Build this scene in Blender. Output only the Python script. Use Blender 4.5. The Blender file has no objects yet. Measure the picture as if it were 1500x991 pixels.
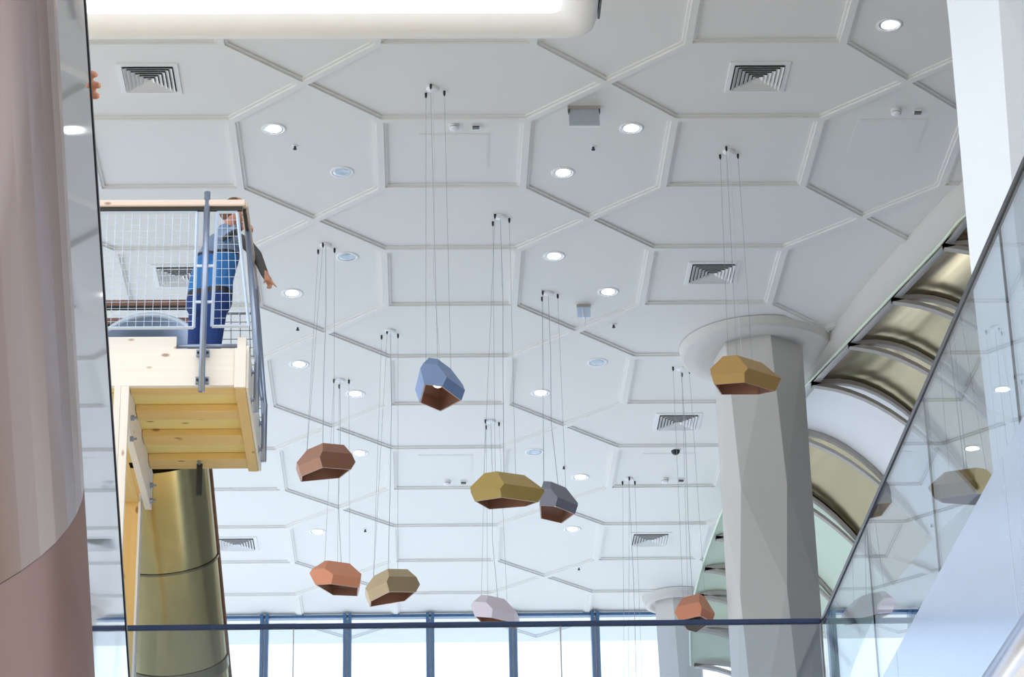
import bpy, bmesh, math, random
from itertools import combinations
from mathutils import Vector, Matrix
import numpy as np

random.seed(4)
scene = bpy.context.scene
C = scene.collection
PI = math.pi

# ---------------------------------------------------------------- camera, world, light, exposure
# metres; camera eye at the origin, Z up, Y runs along the hall towards the far windows
cam_data = bpy.data.cameras.new('camera')
cam_data.sensor_width = 36.0
cam_data.lens = 92.85
cam_data.clip_end = 300
cam_data.clip_start = 0.05
cam = bpy.data.objects.new('camera', cam_data)
C.objects.link(cam)
right = Vector((0.999346, -0.030043, -0.020109))
upv = Vector((0.006074, -0.408817, 0.912596))
fwd = Vector((0.035638, 0.912122, 0.408367))
cam.matrix_world = Matrix(((right.x, upv.x, -fwd.x, 0), (right.y, upv.y, -fwd.y, 0), (right.z, upv.z, -fwd.z, 0), (0, 0, 0, 1)))
scene.camera = cam

world = bpy.data.worlds.new('daylight')
scene.world = world
world.use_nodes = True
bg = world.node_tree.nodes['Background']
bg.inputs[0].default_value = (0.89, 0.945, 1.0, 1)
bg.inputs[1].default_value = 1.55

scene.view_settings.view_transform = 'Standard'
scene.view_settings.look = 'None'
scene.view_settings.gamma = 1.0
scene.view_settings.use_curve_mapping = False
scene.view_settings.exposure = 0.42

# low sun coming in through the far window wall
sun_data = bpy.data.lights.new('sun', 'SUN')
sun_data.energy = 6.0; sun_data.angle = math.radians(3); sun_data.color = (1.0, 0.98, 0.95)
sun = bpy.data.objects.new('sun', sun_data); C.objects.link(sun)
sun.rotation_euler = Vector((-0.12, -1.0, -0.62)).to_track_quat('-Z', 'Y').to_euler()

H = 12.967          # underside of the ceiling ribs
PAN = H + 0.036     # face of the recessed ceiling panels
X0, Y0, GRID = -1.1214, 22.8113, 3.0

# ---------------------------------------------------------------- materials
def lin(r, g, b):
    f = lambda c: (c/255/12.92) if c/255 <= 0.04045 else ((c/255+0.055)/1.055)**2.4
    return (f(r), f(g), f(b), 1)

def mat(name, col, rough=0.5, metal=0.0, var=0.06, scale=6.0, bump=0.0, emit=None, estr=0.0, stretch=(1, 1, 1), coat=0.0, spec=0.5):
    m = bpy.data.materials.new(name); m.use_nodes = True
    nt = m.node_tree; b = nt.nodes['Principled BSDF']
    b.inputs['Roughness'].default_value = rough
    b.inputs['Metallic'].default_value = metal
    b.inputs['Specular IOR Level'].default_value = spec
    b.inputs['Coat Weight'].default_value = coat
    tc = nt.nodes.new('ShaderNodeTexCoord'); mp = nt.nodes.new('ShaderNodeMapping')
    mp.inputs['Scale'].default_value = stretch
    nz = nt.nodes.new('ShaderNodeTexNoise'); nz.inputs['Scale'].default_value = scale; nz.inputs['Detail'].default_value = 4
    nt.links.new(tc.outputs['Object'], mp.inputs[0]); nt.links.new(mp.outputs[0], nz.inputs['Vector'])
    mx = nt.nodes.new('ShaderNodeMix'); mx.data_type = 'RGBA'
    mx.inputs['A'].default_value = tuple(c*(1-var) for c in col[:3]) + (1,)
    mx.inputs['B'].default_value = tuple(min(1, c*(1+var)) for c in col[:3]) + (1,)
    nt.links.new(nz.outputs['Fac'], mx.inputs['Factor'])
    nt.links.new(mx.outputs['Result'], b.inputs['Base Color'])
    if bump:
        bp = nt.nodes.new('ShaderNodeBump'); bp.inputs['Strength'].default_value = bump; bp.inputs['Distance'].default_value = 0.01
        nt.links.new(nz.outputs['Fac'], bp.inputs['Height']); nt.links.new(bp.outputs[0], b.inputs['Normal'])
    if emit:
        b.inputs['Emission Color'].default_value = emit; b.inputs['Emission Strength'].default_value = estr
    return m

def wood(name, c1, c2, axis=0, scale=1.0, rough=0.6):
    """pine: long grain streaks along the given axis and a few dark round knots"""
    m = bpy.data.materials.new(name); m.use_nodes = True
    nt = m.node_tree; b = nt.nodes['Principled BSDF']; b.inputs['Roughness'].default_value = rough
    tc = nt.nodes.new('ShaderNodeTexCoord'); mp = nt.nodes.new('ShaderNodeMapping')
    s = [26*scale]*3; s[axis] = 1.2*scale; mp.inputs['Scale'].default_value = s
    nz = nt.nodes.new('ShaderNodeTexNoise'); nz.inputs['Scale'].default_value = 1.0; nz.inputs['Detail'].default_value = 5
    nt.links.new(tc.outputs['Object'], mp.inputs[0]); nt.links.new(mp.outputs[0], nz.inputs['Vector'])
    mx = nt.nodes.new('ShaderNodeMix'); mx.data_type = 'RGBA'
    mx.inputs['A'].default_value = c1; mx.inputs['B'].default_value = c2
    nt.links.new(nz.outputs['Fac'], mx.inputs['Factor'])
    mp2 = nt.nodes.new('ShaderNodeMapping'); k = [7.0]*3; k[axis] = 3.2; mp2.inputs['Scale'].default_value = k
    vo = nt.nodes.new('ShaderNodeTexVoronoi'); vo.inputs['Scale'].default_value = 1.0
    nt.links.new(tc.outputs['Object'], mp2.inputs[0]); nt.links.new(mp2.outputs[0], vo.inputs['Vector'])
    rp = nt.nodes.new('ShaderNodeValToRGB'); rp.color_ramp.elements[0].position = 0.07; rp.color_ramp.elements[1].position = 0.13
    rp.color_ramp.elements[0].color = (0.35, 0.2, 0.1, 1); rp.color_ramp.elements[1].color = (1, 1, 1, 1)
    nt.links.new(vo.outputs['Distance'], rp.inputs[0])
    mu = nt.nodes.new('ShaderNodeMix'); mu.data_type = 'RGBA'; mu.blend_type = 'MULTIPLY'; mu.inputs['Factor'].default_value = 0.8
    nt.links.new(mx.outputs['Result'], mu.inputs['A']); nt.links.new(rp.outputs['Color'], mu.inputs['B'])
    nt.links.new(mu.outputs['Result'], b.inputs['Base Color'])
    return m

def glass(name, tint, base=0.05):
    """thin clear pane: mirror share grows with the angle, the rest passes straight through"""
    m = bpy.data.materials.new(name); m.use_nodes = True
    nt = m.node_tree; nt.nodes.clear()
    out = nt.nodes.new('ShaderNodeOutputMaterial'); mix = nt.nodes.new('ShaderNodeMixShader')
    tr = nt.nodes.new('ShaderNodeBsdfTransparent'); tr.inputs[0].default_value = tint
    gl = nt.nodes.new('ShaderNodeBsdfGlossy'); gl.inputs['Roughness'].default_value = 0.0
    ge = nt.nodes.new('ShaderNodeNewGeometry')
    dot = nt.nodes.new('ShaderNodeVectorMath'); dot.operation = 'DOT_PRODUCT'
    nt.links.new(ge.outputs['Normal'], dot.inputs[0]); nt.links.new(ge.outputs['Incoming'], dot.inputs[1])
    ab = nt.nodes.new('ShaderNodeMath'); ab.operation = 'ABSOLUTE'; nt.links.new(dot.outputs['Value'], ab.inputs[0])
    su = nt.nodes.new('ShaderNodeMath'); su.operation = 'SUBTRACT'; su.inputs[0].default_value = 1.0; nt.links.new(ab.outputs[0], su.inputs[1])
    pw = nt.nodes.new('ShaderNodeMath'); pw.operation = 'POWER'; pw.inputs[1].default_value = 4.2; nt.links.new(su.outputs[0], pw.inputs[0])
    ma = nt.nodes.new('ShaderNodeMath'); ma.operation = 'MULTIPLY_ADD'; ma.inputs[1].default_value = 1-base; ma.inputs[2].default_value = base
    nt.links.new(pw.outputs[0], ma.inputs[0])
    nt.links.new(ma.outputs[0], mix.inputs[0]); nt.links.new(tr.outputs[0], mix.inputs[1]); nt.links.new(gl.outputs[0], mix.inputs[2])
    nt.links.new(mix.outputs[0], out.inputs[0])
    return m

M = {}
M['ceiling'] = mat('ceiling_paint', lin(232, 231, 228), 0.75, var=0.012, scale=0.7)
M['white'] = mat('white_paint', lin(238, 238, 240), 0.5, var=0.02)
M['plaster'] = mat('white_plaster', lin(212, 209, 205), 0.7, var=0.02, scale=3, bump=0.05)
M['daylit_plaster'] = mat('daylit_white_plaster', lin(234, 242, 254), 0.55, var=0.01, scale=2)  # plaster with the bluish daylight on it put into the colour
M['floor'] = mat('pale_stone_floor', lin(228, 206, 164), 0.35, var=0.06, scale=1.2)
M['upper_floor'] = mat('cool_grey_floor', lin(194, 202, 214), 0.4, var=0.05, scale=1.2)
M['gallery_wall'] = mat('blue_grey_wall', lin(118, 126, 140), 0.7, var=0.04, scale=1.0)
M['wall'] = mat('wall_paint', lin(206, 200, 188), 0.7, var=0.03, scale=1.0)
M['fascia'] = mat('satin_pale_blue_metal', lin(186, 200, 226), 0.22, metal=0.6, var=0.02, scale=1.0)
M['dark_edge'] = mat('dark_anodised_metal', lin(34, 40, 56), 0.3, metal=0.6, var=0.1)
M['mullion'] = mat('blue_grey_metal', lin(70, 108, 146), 0.35, metal=0.3, var=0.1)
M['grey_tube'] = mat('galvanised_tube', lin(150, 162, 186), 0.32, metal=0.7, var=0.08, scale=12)
M['frame_white'] = mat('pale_coated_metal', lin(200, 216, 240), 0.4, metal=0.2, var=0.03)
M['wire'] = mat('steel_wire', lin(176, 180, 188), 0.4, metal=0.5, var=0.05)
M['cord'] = mat('white_cord', lin(225, 228, 235), 0.5, var=0.02)
M['black'] = mat('black_plastic', lin(22, 22, 24), 0.4, var=0.1)
M['dark_void'] = mat('dark_duct', lin(52, 52, 50), 0.8, var=0.1)
M['louvre'] = mat('diffuser_paint', lin(232, 232, 232), 0.5, var=0.01)
M['lamp_on'] = mat('lit_lens', lin(255, 252, 245), 0.4, emit=lin(255, 250, 240), estr=5.0, var=0.01)
M['lamp_off'] = mat('grey_lens', lin(176, 196, 214), 0.1, var=0.1, scale=30)
M['reflector'] = mat('grey_reflector', lin(150, 158, 166), 0.2, metal=0.8, var=0.05)
M['lightbox'] = mat('lightbox_diffuser', lin(250, 252, 255), 0.5, emit=(0.9, 0.95, 1.0, 1), estr=1.3, var=0.01)
M['bulb'] = mat('warm_bulb', lin(255, 240, 220), 0.3, emit=lin(255, 232, 204), estr=4.5, var=0.01)
M['pine'] = wood('pine', lin(226, 190, 120), lin(240, 212, 150), 0)
M['pine_y'] = wood('pine_lengthwise', lin(226, 190, 120), lin(240, 212, 150), 1)
M['pine_z'] = wood('pine_upright', lin(222, 180, 108), lin(236, 200, 134), 2)
M['deck'] = wood('pale_yellow_deck', lin(240, 222, 150), lin(246, 232, 168), 0)
M['pale_pine'] = wood('brightly_lit_pine', lin(236, 228, 220), lin(246, 242, 238), 0)  # pine of the outer boards, with bright light put into the colour
M['lit_pine_y'] = wood('brightly_lit_pine_lengthwise', lin(236, 228, 220), lin(246, 242, 238), 1)
M['lit_pine_z'] = wood('brightly_lit_pine_upright', lin(236, 228, 220), lin(246, 242, 238), 2)
M['handrail_wood'] = wood('oiled_handrail', lin(214, 194, 182), lin(228, 210, 200), 0)
M['blue_rail'] = mat('dark_blue_rail', lin(44, 62, 100), 0.2, metal=0.5, var=0.05)
M['brown_wood'] = wood('brown_stained_timber', lin(120, 90, 76), lin(146, 110, 92), 0)
M['green_panel'] = mat('pale_green_panel', lin(208, 224, 206), 0.4, var=0.05, scale=3)
M['steel'] = mat('polished_steel', lin(150, 140, 114), 0.2, metal=1.0, var=0.08, scale=2.5, bump=0.03)
M['slide_steel'] = mat('rolled_slide_steel', lin(202, 186, 136), 0.22, metal=1.0, var=0.12, scale=1.5, stretch=(6, 6, 0.6), bump=0.05)  # even yellow tint stands in for the pine reflected in the steel
M['rib'] = mat('grey_rib_paint', lin(176, 170, 164), 0.5, var=0.04)
M['edge_strip'] = mat('pale_green_edge', lin(226, 238, 218), 0.4, var=0.03)
M['mirror'] = mat('mirror_polished_panel', lin(218, 216, 220), 0.03, metal=1.0, var=0.02, scale=1.5, bump=0.012)
M['rose_metal'] = mat('rose_brown_metal', lin(118, 95, 91), 0.24, metal=0.3, var=0.06, scale=2.0, stretch=(10, 1, 1), bump=0.02)
M['lining'] = mat('copper_lining', lin(150, 122, 110), 0.42, metal=0.5, var=0.08, scale=14)
M['glass'] = glass('clear_glass', (0.86, 0.91, 0.96, 1))
M['window_glass'] = glass('window_glass', (0.96, 0.985, 1.0, 1), 0.04)
M['sign'] = mat('frosted_sign', lin(172, 182, 190), 0.35, var=0.08, scale=20)
M['skin'] = mat('skin', lin(196, 140, 118), 0.5, var=0.06, scale=30)
M['hair'] = mat('brown_hair', lin(112, 76, 50), 0.6, var=0.35, scale=60, stretch=(1, 1, 4))
M['jacket'] = mat('grey_blue_denim', lin(122, 140, 172), 0.8, var=0.2, scale=40, bump=0.2)
M['shirt'] = mat('bright_blue_cotton', lin(48, 116, 186), 0.8, var=0.15, scale=25, bump=0.2)
M['jeans'] = mat('navy_jeans', lin(24, 56, 122), 0.85, var=0.25, scale=30, bump=0.2)
M['sleeve'] = mat('charcoal_sleeve', lin(84, 86, 86), 0.8, var=0.15, scale=30, bump=0.2)

# ---------------------------------------------------------------- mesh helpers
class MB:
    def __init__(self): self.v = []; self.f = []
    def add(self, vs, fs):
        o = len(self.v); self.v += [tuple(p) for p in vs]; self.f += [tuple(i+o for i in f) for f in fs]; return self
    def box(self, a, b):
        x0, y0, z0 = a; x1, y1, z1 = b
        return self.add([(x0,y0,z0),(x1,y0,z0),(x1,y1,z0),(x0,y1,z0),(x0,y0,z1),(x1,y0,z1),(x1,y1,z1),(x0,y1,z1)],
                        [(0,3,2,1),(4,5,6,7),(0,1,5,4),(1,2,6,5),(2,3,7,6),(3,0,4,7)])
    def hexa(self, p):       # eight corners, bottom ring then top ring
        return self.add(p, [(0,3,2,1),(4,5,6,7),(0,1,5,4),(1,2,6,5),(2,3,7,6),(3,0,4,7)])
    def tube(self, pts, r, n=8, caps=True):
        pts = [Vector(p) for p in pts]; k = len(pts)
        rs = r if isinstance(r, (list, tuple)) else [r]*k
        rings = []
        t0 = (pts[1]-pts[0]).normalized()
        ref = Vector((0, 0, 1)) if abs(t0.z) < 0.9 else Vector((1, 0, 0))
        u = t0.cross(ref).normalized()
        vs = []
        for i, p in enumerate(pts):
            t = ((pts[min(i+1, k-1)]-p).normalized() + (p-pts[max(i-1, 0)]).normalized())
            t = t.normalized() if t.length > 1e-6 else t0
            u = (u - t*u.dot(t)).normalized(); w = t.cross(u)
            for j in range(n):
                a = 2*PI*j/n; vs.append(p + (u*math.cos(a) + w*math.sin(a))*rs[i])
        fs = [(i*n+j, i*n+(j+1) % n, (i+1)*n+(j+1) % n, (i+1)*n+j) for i in range(k-1) for j in range(n)]
        if caps: fs += [tuple(range(n-1, -1, -1)), tuple(range((k-1)*n, k*n))]
        return self.add(vs, fs)
    def lathe(self, prof, c=(0, 0, 0), n=24, closed=False):
        vs = [(c[0]+r*math.cos(2*PI*j/n), c[1]+r*math.sin(2*PI*j/n), c[2]+z) for r, z in prof for j in range(n)]
        k = len(prof)
        fs = [(i*n+j, i*n+(j+1) % n, (i+1)*n+(j+1) % n, (i+1)*n+j) for i in range(k-1) for j in range(n)]
        if prof[0][0] > 1e-6 and closed: fs.append(tuple(range(n)))
        if closed: fs.append(tuple(range((k-1)*n, k*n)))
        return self.add(vs, fs)
    def mesh(self, name):
        me = bpy.data.meshes.new(name); me.from_pydata(self.v, [], self.f); me.update()
        bm = bmesh.new(); bm.from_mesh(me)
        bmesh.ops.remove_doubles(bm, verts=bm.verts, dist=1e-5)
        bmesh.ops.recalc_face_normals(bm, faces=bm.faces); bm.to_mesh(me); bm.free()
        return me
    def build(self, name, m, parent=None, smooth=False, bevel=0.0, loc=None):
        o = place(name, self.mesh(name), m, parent, loc)
        if smooth:
            for p in o.data.polygons: p.use_smooth = True
        if bevel:
            b = o.modifiers.new('bevel', 'BEVEL'); b.width = bevel; b.segments = 2; b.limit_method = 'ANGLE'
        return o

def place(name, me, m, parent=None, loc=None):
    o = bpy.data.objects.new(name, me); C.objects.link(o)
    if m is not None and not me.materials: me.materials.append(M[m] if isinstance(m, str) else m)
    if parent is not None: o.parent = parent
    if loc is not None: o.location = loc
    return o

def tag(o, label=None, cat=None, group=None, kind=None):
    if label: o['label'] = label
    if cat: o['category'] = cat
    if group: o['group'] = group
    if kind: o['kind'] = kind
    return o

def thing(name, loc, label, cat, group=None, kind=None):
    o = bpy.data.objects.new(name, None); C.objects.link(o); o.location = loc; o.empty_display_size = 0.2
    return tag(o, label, cat, group, kind)

def copy_tree(o, parent=None):
    c = o.copy(); C.objects.link(c)
    if parent is not None: c.parent = parent
    for ch in list(o.children): copy_tree(ch, c)
    return c

OFF = {}
def wthing(name, loc, label, cat, group=None, kind=None):
    """a thing whose parts are given in world coordinates"""
    o = thing(name, loc, label, cat, group, kind); OFF[o.name] = Vector(loc); return o
_place = place
def place(name, me, m, parent=None, loc=None):
    if parent is not None and loc is None and parent.name in OFF: loc = -OFF[parent.name]
    return _place(name, me, m, parent, loc)

# ================================================================ THE SETTING
# ---- ceiling: flat rib lattice with recessed hexagonal and square panels
HEXH = [(1.5, 0), (.75, .75), (-.75, .75), (-1.5, 0), (-.75, -.75), (.75, -.75)]
HEXV = [(.75, .75), (0, 1.5), (-.75, .75), (-.75, -.75), (0, -1.5), (.75, -.75)]
SQ = [(.75, .75), (-.75, .75), (-.75, -.75), (.75, -.75)]
def inset(poly, d):
    n = len(poly); out = []
    for i in range(n):
        p0, p1, p2 = [Vector(poly[(i+k-1) % n]) for k in range(3)]
        e1 = (p1-p0).normalized(); e2 = (p2-p1).normalized()
        n1 = Vector((-e1.y, e1.x)); n2 = Vector((-e2.y, e2.x))
        b = (n1+n2); b = b/(1+n1.dot(n2))
        out.append(p1+b*d)
    return out
RIB = 0.036
def panel_mesh(poly, name):
    b = MB(); n = len(poly)
    rings = [(inset(poly, RIB), 0.0), (inset(poly, RIB), 0.019), (inset(poly, RIB+0.030), 0.019), (inset(poly, RIB+0.030), 0.036)]
    for (a, za), (c, zc) in zip(rings, rings[1:]):
        b.add([(p[0], p[1], za) for p in a] + [(p[0], p[1], zc) for p in c], [(i, (i+1) % n, n+(i+1) % n, n+i) for i in range(n)])
    b.add([(p[0], p[1], 0.036) for p in rings[-1][0]], [tuple(range(n))])
    return b.mesh(name)
tiles = []
for i in range(-5, 3):
    for j in range(-3, 6):
        tiles += [(0, X0+GRID*(i+.5), Y0+GRID*j), (1, X0+GRID*i, Y0+GRID*(j+.5)), (2, X0+GRID*(i+.5), Y0+GRID*(j+.5))]
lat = MB()
for kind, cx, cy in tiles:
    poly = (HEXH, HEXV, SQ)[kind]; ins = inset(poly, RIB); n = len(poly)
    lat.add([(cx+p[0], cy+p[1], H) for p in poly] + [(cx+p[0], cy+p[1], H) for p in ins], [(i, (i+1) % n, n+(i+1) % n, n+i) for i in range(n)])
lat.box((X0-17.0, -9.2, H+0.08), (X0+9.5, Y0+18.4, H+0.3))
ceiling = tag(lat.build('ceiling', 'ceiling'), 'white coffered ceiling with a lattice of hexagons and squares', kind='structure')
pm = [panel_mesh(p, nme) for p, nme in ((HEXH, 'ceiling_panel'), (HEXV, 'ceiling_panel'), (SQ, 'ceiling_panel'))]
for kind, cx, cy in tiles:
    place('ceiling_panel', pm[kind], 'ceiling', ceiling, (cx, cy, H))
for cx, cy in ((0.385, 24.265), (4.87, 23.985), (0.36, 33.2), (3.37, 33.2)):
    b = MB(); b.box((-.365, -.375, -.004), (.365, .375, 0.0)); b.box((-.345, -.355, -.006), (.345, .355, -.004))
    b.build('access_hatch', 'ceiling', ceiling, loc=(cx, cy, PAN))

# ---- floors
f = MB(); f.box((-16, -8, -1.75), (9, 41, -1.6)); tag(f.build('floor', 'floor'), kind='structure', label='pale stone floor of the hall')
f = MB(); f.box((-16, 20.75, 5.0), (3.34, 39.5, 5.36)); tag(f.build('floor_upper', 'upper_floor'), kind='structure', label='upper floor beyond the glass balustrade')
f = MB(); f.box((3.42, 6, 5.0), (9, 39.5, 5.36)); tag(f.build('floor_gallery', 'upper_floor'), kind='structure', label='gallery floor behind the side glass balustrade')
w = MB(); w.box((-18, -9.2, -1.6), (9, -9.0, H+.08)); tag(w.build('wall_light_block', 'wall'), kind='structure', label='unseen pale wall added behind the camera to block light')  # unseen wall, added to keep near-side light off the ceiling risers
w = MB(); w.box((8.6, 6, 5.36), (8.8, 39.6, H+0.05)); tag(w.build('wall_right', 'gallery_wall'), kind='structure', label='pale wall at the back of the gallery')

# ---- far window wall
WY = 39.5
win = tag(MB().box((-12.7, WY-.02, H-0.045), (8.58, WY+.10, H-.001)).build('window_1', 'mullion'), kind='structure', label='tall window wall with blue grey mullions')
mx = [-2.415+1.29*k for k in range(-8, 9)]
for x in mx:
    for s in (-1, 1):
        MB().box((x+s*.04-.024, WY-.10, 5.36), (x+s*.04+.024, WY+.12, H-.002)).build('mullion', 'mullion', win)
    MB().box((x-.02, WY-.02, 5.36), (x+.02, WY+.10, H-.08)).build('mullion_gasket', 'frame_white', win)
for a, c in zip(mx, mx[1:]):
    MB().box((a+.064, WY+.02, 5.36), (c-.064, WY+.035, H-.05)).build('pane', 'window_glass', win)

# ---- bulkhead under the ceiling's curved right border and the ribbed spiral slide below it
edge = [(6.5, 23.7, 12.62), (5.865, 24.9, 12.59), (5.655, 25.6, 12.53), (5.322, 27.0, 12.54), (5.041, 28.4, 12.605),
        (4.786, 29.9, 12.72), (4.498, 31.4, 12.70), (4.20, 33.0, 12.556), (4.02, 34.2, 12.262), (3.875, 34.8, 11.876), (3.79, 35.2, 11.461), (3.79, 35.5, 10.86)]
def catmull(P, u):
    k = min(int(u), len(P)-2); t = u-k
    g = lambda i: Vector(P[max(0, min(len(P)-1, i))])
    a, b, c, d = g(k-1), g(k), g(k+1), g(k+2)
    return 0.5*((2*b)+(c-a)*t+(2*a-5*b+4*c-d)*t*t+(3*b-a-3*c+d)*t**3)
E_ = lambda u: catmull(edge, u)
NU = len(edge)-1
us = [NU*i/52 for i in range(53)]
b = MB(); ring = []
for u in us:
    if u > 7.1: break
    p = E_(u); ring.append(p)
n = len(ring)
b.add([(p.x, p.y, p.z+.015) for p in ring] + [(p.x, p.y, H+.045) for p in ring] + [(p.x+.15, p.y, p.z+.015) for p in ring] + [(p.x+.15, p.y, H+.045) for p in ring],
      [(i, i+1, n+i+1, n+i) for i in range(n-1)] + [(2*n+i, 2*n+i+1, 3*n+i+1, 3*n+i) for i in range(n-1)] + [(i, i+1, 2*n+i+1, 2*n+i) for i in range(n-1)])
bulk = tag(b.build('trim_1', 'plaster', smooth=True), kind='structure', label='curved plaster bulkhead at the right border of the ceiling')

slide = wthing('spiral_slide', (5.0, 30.0, 5.36), 'curved polished metal spiral slide with crescent ribs winding behind the faceted column', 'slide')
def zoff(x): return 0.35*x-0.54*x*x
def S(u, x, drop=0.0):
    p = E_(u); return Vector((p.x+x, p.y, p.z+zoff(x)-drop))
ribu = [u-2 for u in (3.1, 4.0, 5.0, 6.0, 6.95, 8.0, 8.9, 9.95, 10.7, 11.4, 12.2, 12.95)]
WID = 2.0; NX = 12
bounds = [0.0] + ribu
for a, c in zip(bounds, bounds[1:]):
    b = MB(); nu = 6
    for th in (0.0, 0.012):
        o = [S(a+(c-a)*i/nu, WID*j/NX, -th) for i in range(nu+1) for j in range(NX+1)]
        b.add(o, [(i*(NX+1)+j, i*(NX+1)+j+1, (i+1)*(NX+1)+j+1, (i+1)*(NX+1)+j) for i in range(nu) for j in range(NX)])
    b.build('slide_panel', 'white' if 4.8 < a < 5.1 else ('green_panel' if a > 6.8 else 'steel'), slide, smooth=True)
b = MB(); b.tube([E_(u) for u in us], 0.017, 6); b.build('edge_strip', 'edge_strip', slide, smooth=True)
for u in ribu:
    for lo in (0, 1):
        b = MB(); up_ = []; dn = []
        for j in range(NX+1):
            x = 0.05+(WID-.1)*j/NX; t = j/NX
            d = 0.004 if lo == 0 else 0.004+0.17*math.sin(PI*min(1, t*1.0))**0.8
            th = 0.055 if lo == 0 else 0.05
            for dy in (-.045, .045):
                up_.append(S(u, x, d)+Vector((0, dy, 0))); dn.append(S(u, x, d+th)+Vector((0, dy, 0)))
        m_ = len(up_)
        fs = []
        for j in range(NX):
            q = 2*j
            fs += [(q, q+2, q+3, q+1), (m_+q, m_+q+1, m_+q+3, m_+q+2), (q, m_+q, m_+q+2, q+2), (q+1, q+3, m_+q+3, m_+q+1)]
        fs += [(0, 1, m_+1, m_), (m_-2, 2*m_-2, 2*m_-1, m_-1)]
        b.add(up_+dn, fs)
        b.build('rib' if lo == 0 else 'rib_chord', 'rib', slide)

# ---- columns
def faceted_column(x, y, r, zlo, ztop, rot, name, label, material, capR, step=1.6, n=6, tw=0.17):
    t = wthing(name, (x, y, zlo), label, 'column')
    b = MB(); lv = []; z = ztop; k = 0
    while z > zlo: lv.append(z); z -= step*(0.8 if k % 2 else 1.2); k += 1
    lv.append(zlo)
    vs = []; fs = []
    for i, z in enumerate(lv):
        for j in range(n):
            a = rot+2*PI*j/n+(tw if i % 2 else -tw)/2; rr = r*(1.0 if i % 2 else 1.03); vs.append((x+rr*math.cos(a), y+rr*math.sin(a), z))
    for i in range(len(lv)-1):
        o = i*n; p = (i+1)*n
        for j in range(n):
            j2 = (j+1) % n
            if i % 2 == 0: fs += [(o+j, o+j2, p+j), (o+j2, p+j2, p+j)]
            else: fs += [(o+j, p+j2, p+j), (o+j, o+j2, p+j2)]
    b.add(vs, fs); b.build('shaft', material, t)
    if capR:
        b = MB(); prof = [(capR+.03, H+.03), (capR+.01, H-.01), (capR, H-.03), (capR-.003, H-.085), (capR-.03, H-.09)]
        for q in range(1, 9):
            a = q/8; prof.append((capR-.03-(capR-.03-r*1.1)*a, H-.09-.03*math.sin(a*PI)+0.03*a))
        prof += [(r*1.06, H-.05), (r*0.8, H-.03)]
        b.lathe(prof, (x, y, 0), 48); b.build('capital', material, t, smooth=True)
    return t
faceted_column(4.14, 29.35, 0.54, 5.36, H-.035, math.radians(-76), 'faceted_column', 'white faceted column with round flared capital behind the gold pendant', 'plaster', 0.93)
faceted_column(4.0, 38.9, 0.36, 5.36, H-.035, 0.3, 'faceted_column', 'slender white column with round capital standing before the far windows', 'plaster', 0.52)
faceted_column(4.56, 16.8, 0.60, 5.36, H-.02, math.radians(-128), 'faceted_column', 'daylit white faceted column behind the side glass balustrade', 'daylit_plaster', None, step=2.4, tw=0.10)

# ---- glass balustrades
GX, GY, GT, GB = 3.32, 20.727, 6.72, 5.40
gb = wthing('glass_balustrade', (GX, 17, GB), 'clear glass balustrade with dark top edge running along the gallery fascia', 'balustrade')
js = [GY-.02, 18.35, 15.89, 13.40, 10.9, 8.4]
for a, c in zip(js, js[1:]):
    MB().box((GX-.008, c+.006, GB), (GX+.008, a-.006, GT-.03)).build('pane', 'glass', gb)
    MB().box((GX-.007, c-.006, GB), (GX+.007, c+.006, GT-.03)).build('joint_seal', 'dark_edge', gb)
MB().box((GX-.018, 8.4, GT-.035), (GX+.018, GY+.018, GT+.008)).build('top_rail', 'dark_edge', gb, bevel=.006)
gb2 = wthing('glass_balustrade', (0, GY, GB), 'clear glass balustrade with dark top rail crossing before the window wall', 'balustrade')
js = [GX-.02, 1.1545, -1.03, -3.22, -5.4]
for a, c in zip(js, js[1:]):
    MB().box((c+.006, GY-.008, GB), (a-.006, GY+.008, GT-.03)).build('pane', 'glass', gb2)
    MB().box((c-.005, GY-.006, GB), (c+.005, GY+.006, GT-.03)).build('joint_seal', 'wire', gb2)
MB().box((-5.4, GY-.02, GT-.03), (GX-.02, GY+.02, GT+.012)).build('top_rail', 'blue_rail', gb2, bevel=.006)

# ---- gallery fascia below the side glass
fa = wthing('gallery_fascia', (GX, 17, 4.36), 'satin white metal fascia panels along the gallery slab edge', 'fascia')
fj = [20.95, 17.33, 13.70, 10.07, 6.4]
for a, c in zip(fj, fj[1:]):
    MB().box((GX-.05, c+.006, 4.42), (GX+.06, a-.006, GB-.005)).build('fascia_panel', 'fascia', fa, bevel=.004)
MB().box((GX-.02, 6.4, 4.5), (GX+.05, 20.95, GB-.04)).build('backing', 'dark_edge', fa)
MB().tube([(GX-.01, 6.4, 4.36), (GX-.01, 20.95, 4.36)], 0.075, 16).build('rounded_lower_edge', 'grey_tube', fa, smooth=True)
fb = tag(MB().box((-5.4, GY-.06, 4.5), (GX-.06, GY+.02, GB-.06)).build('slab_fascia', 'fascia'), 'plain pale fascia under the crossing glass balustrade', 'fascia')

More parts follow.
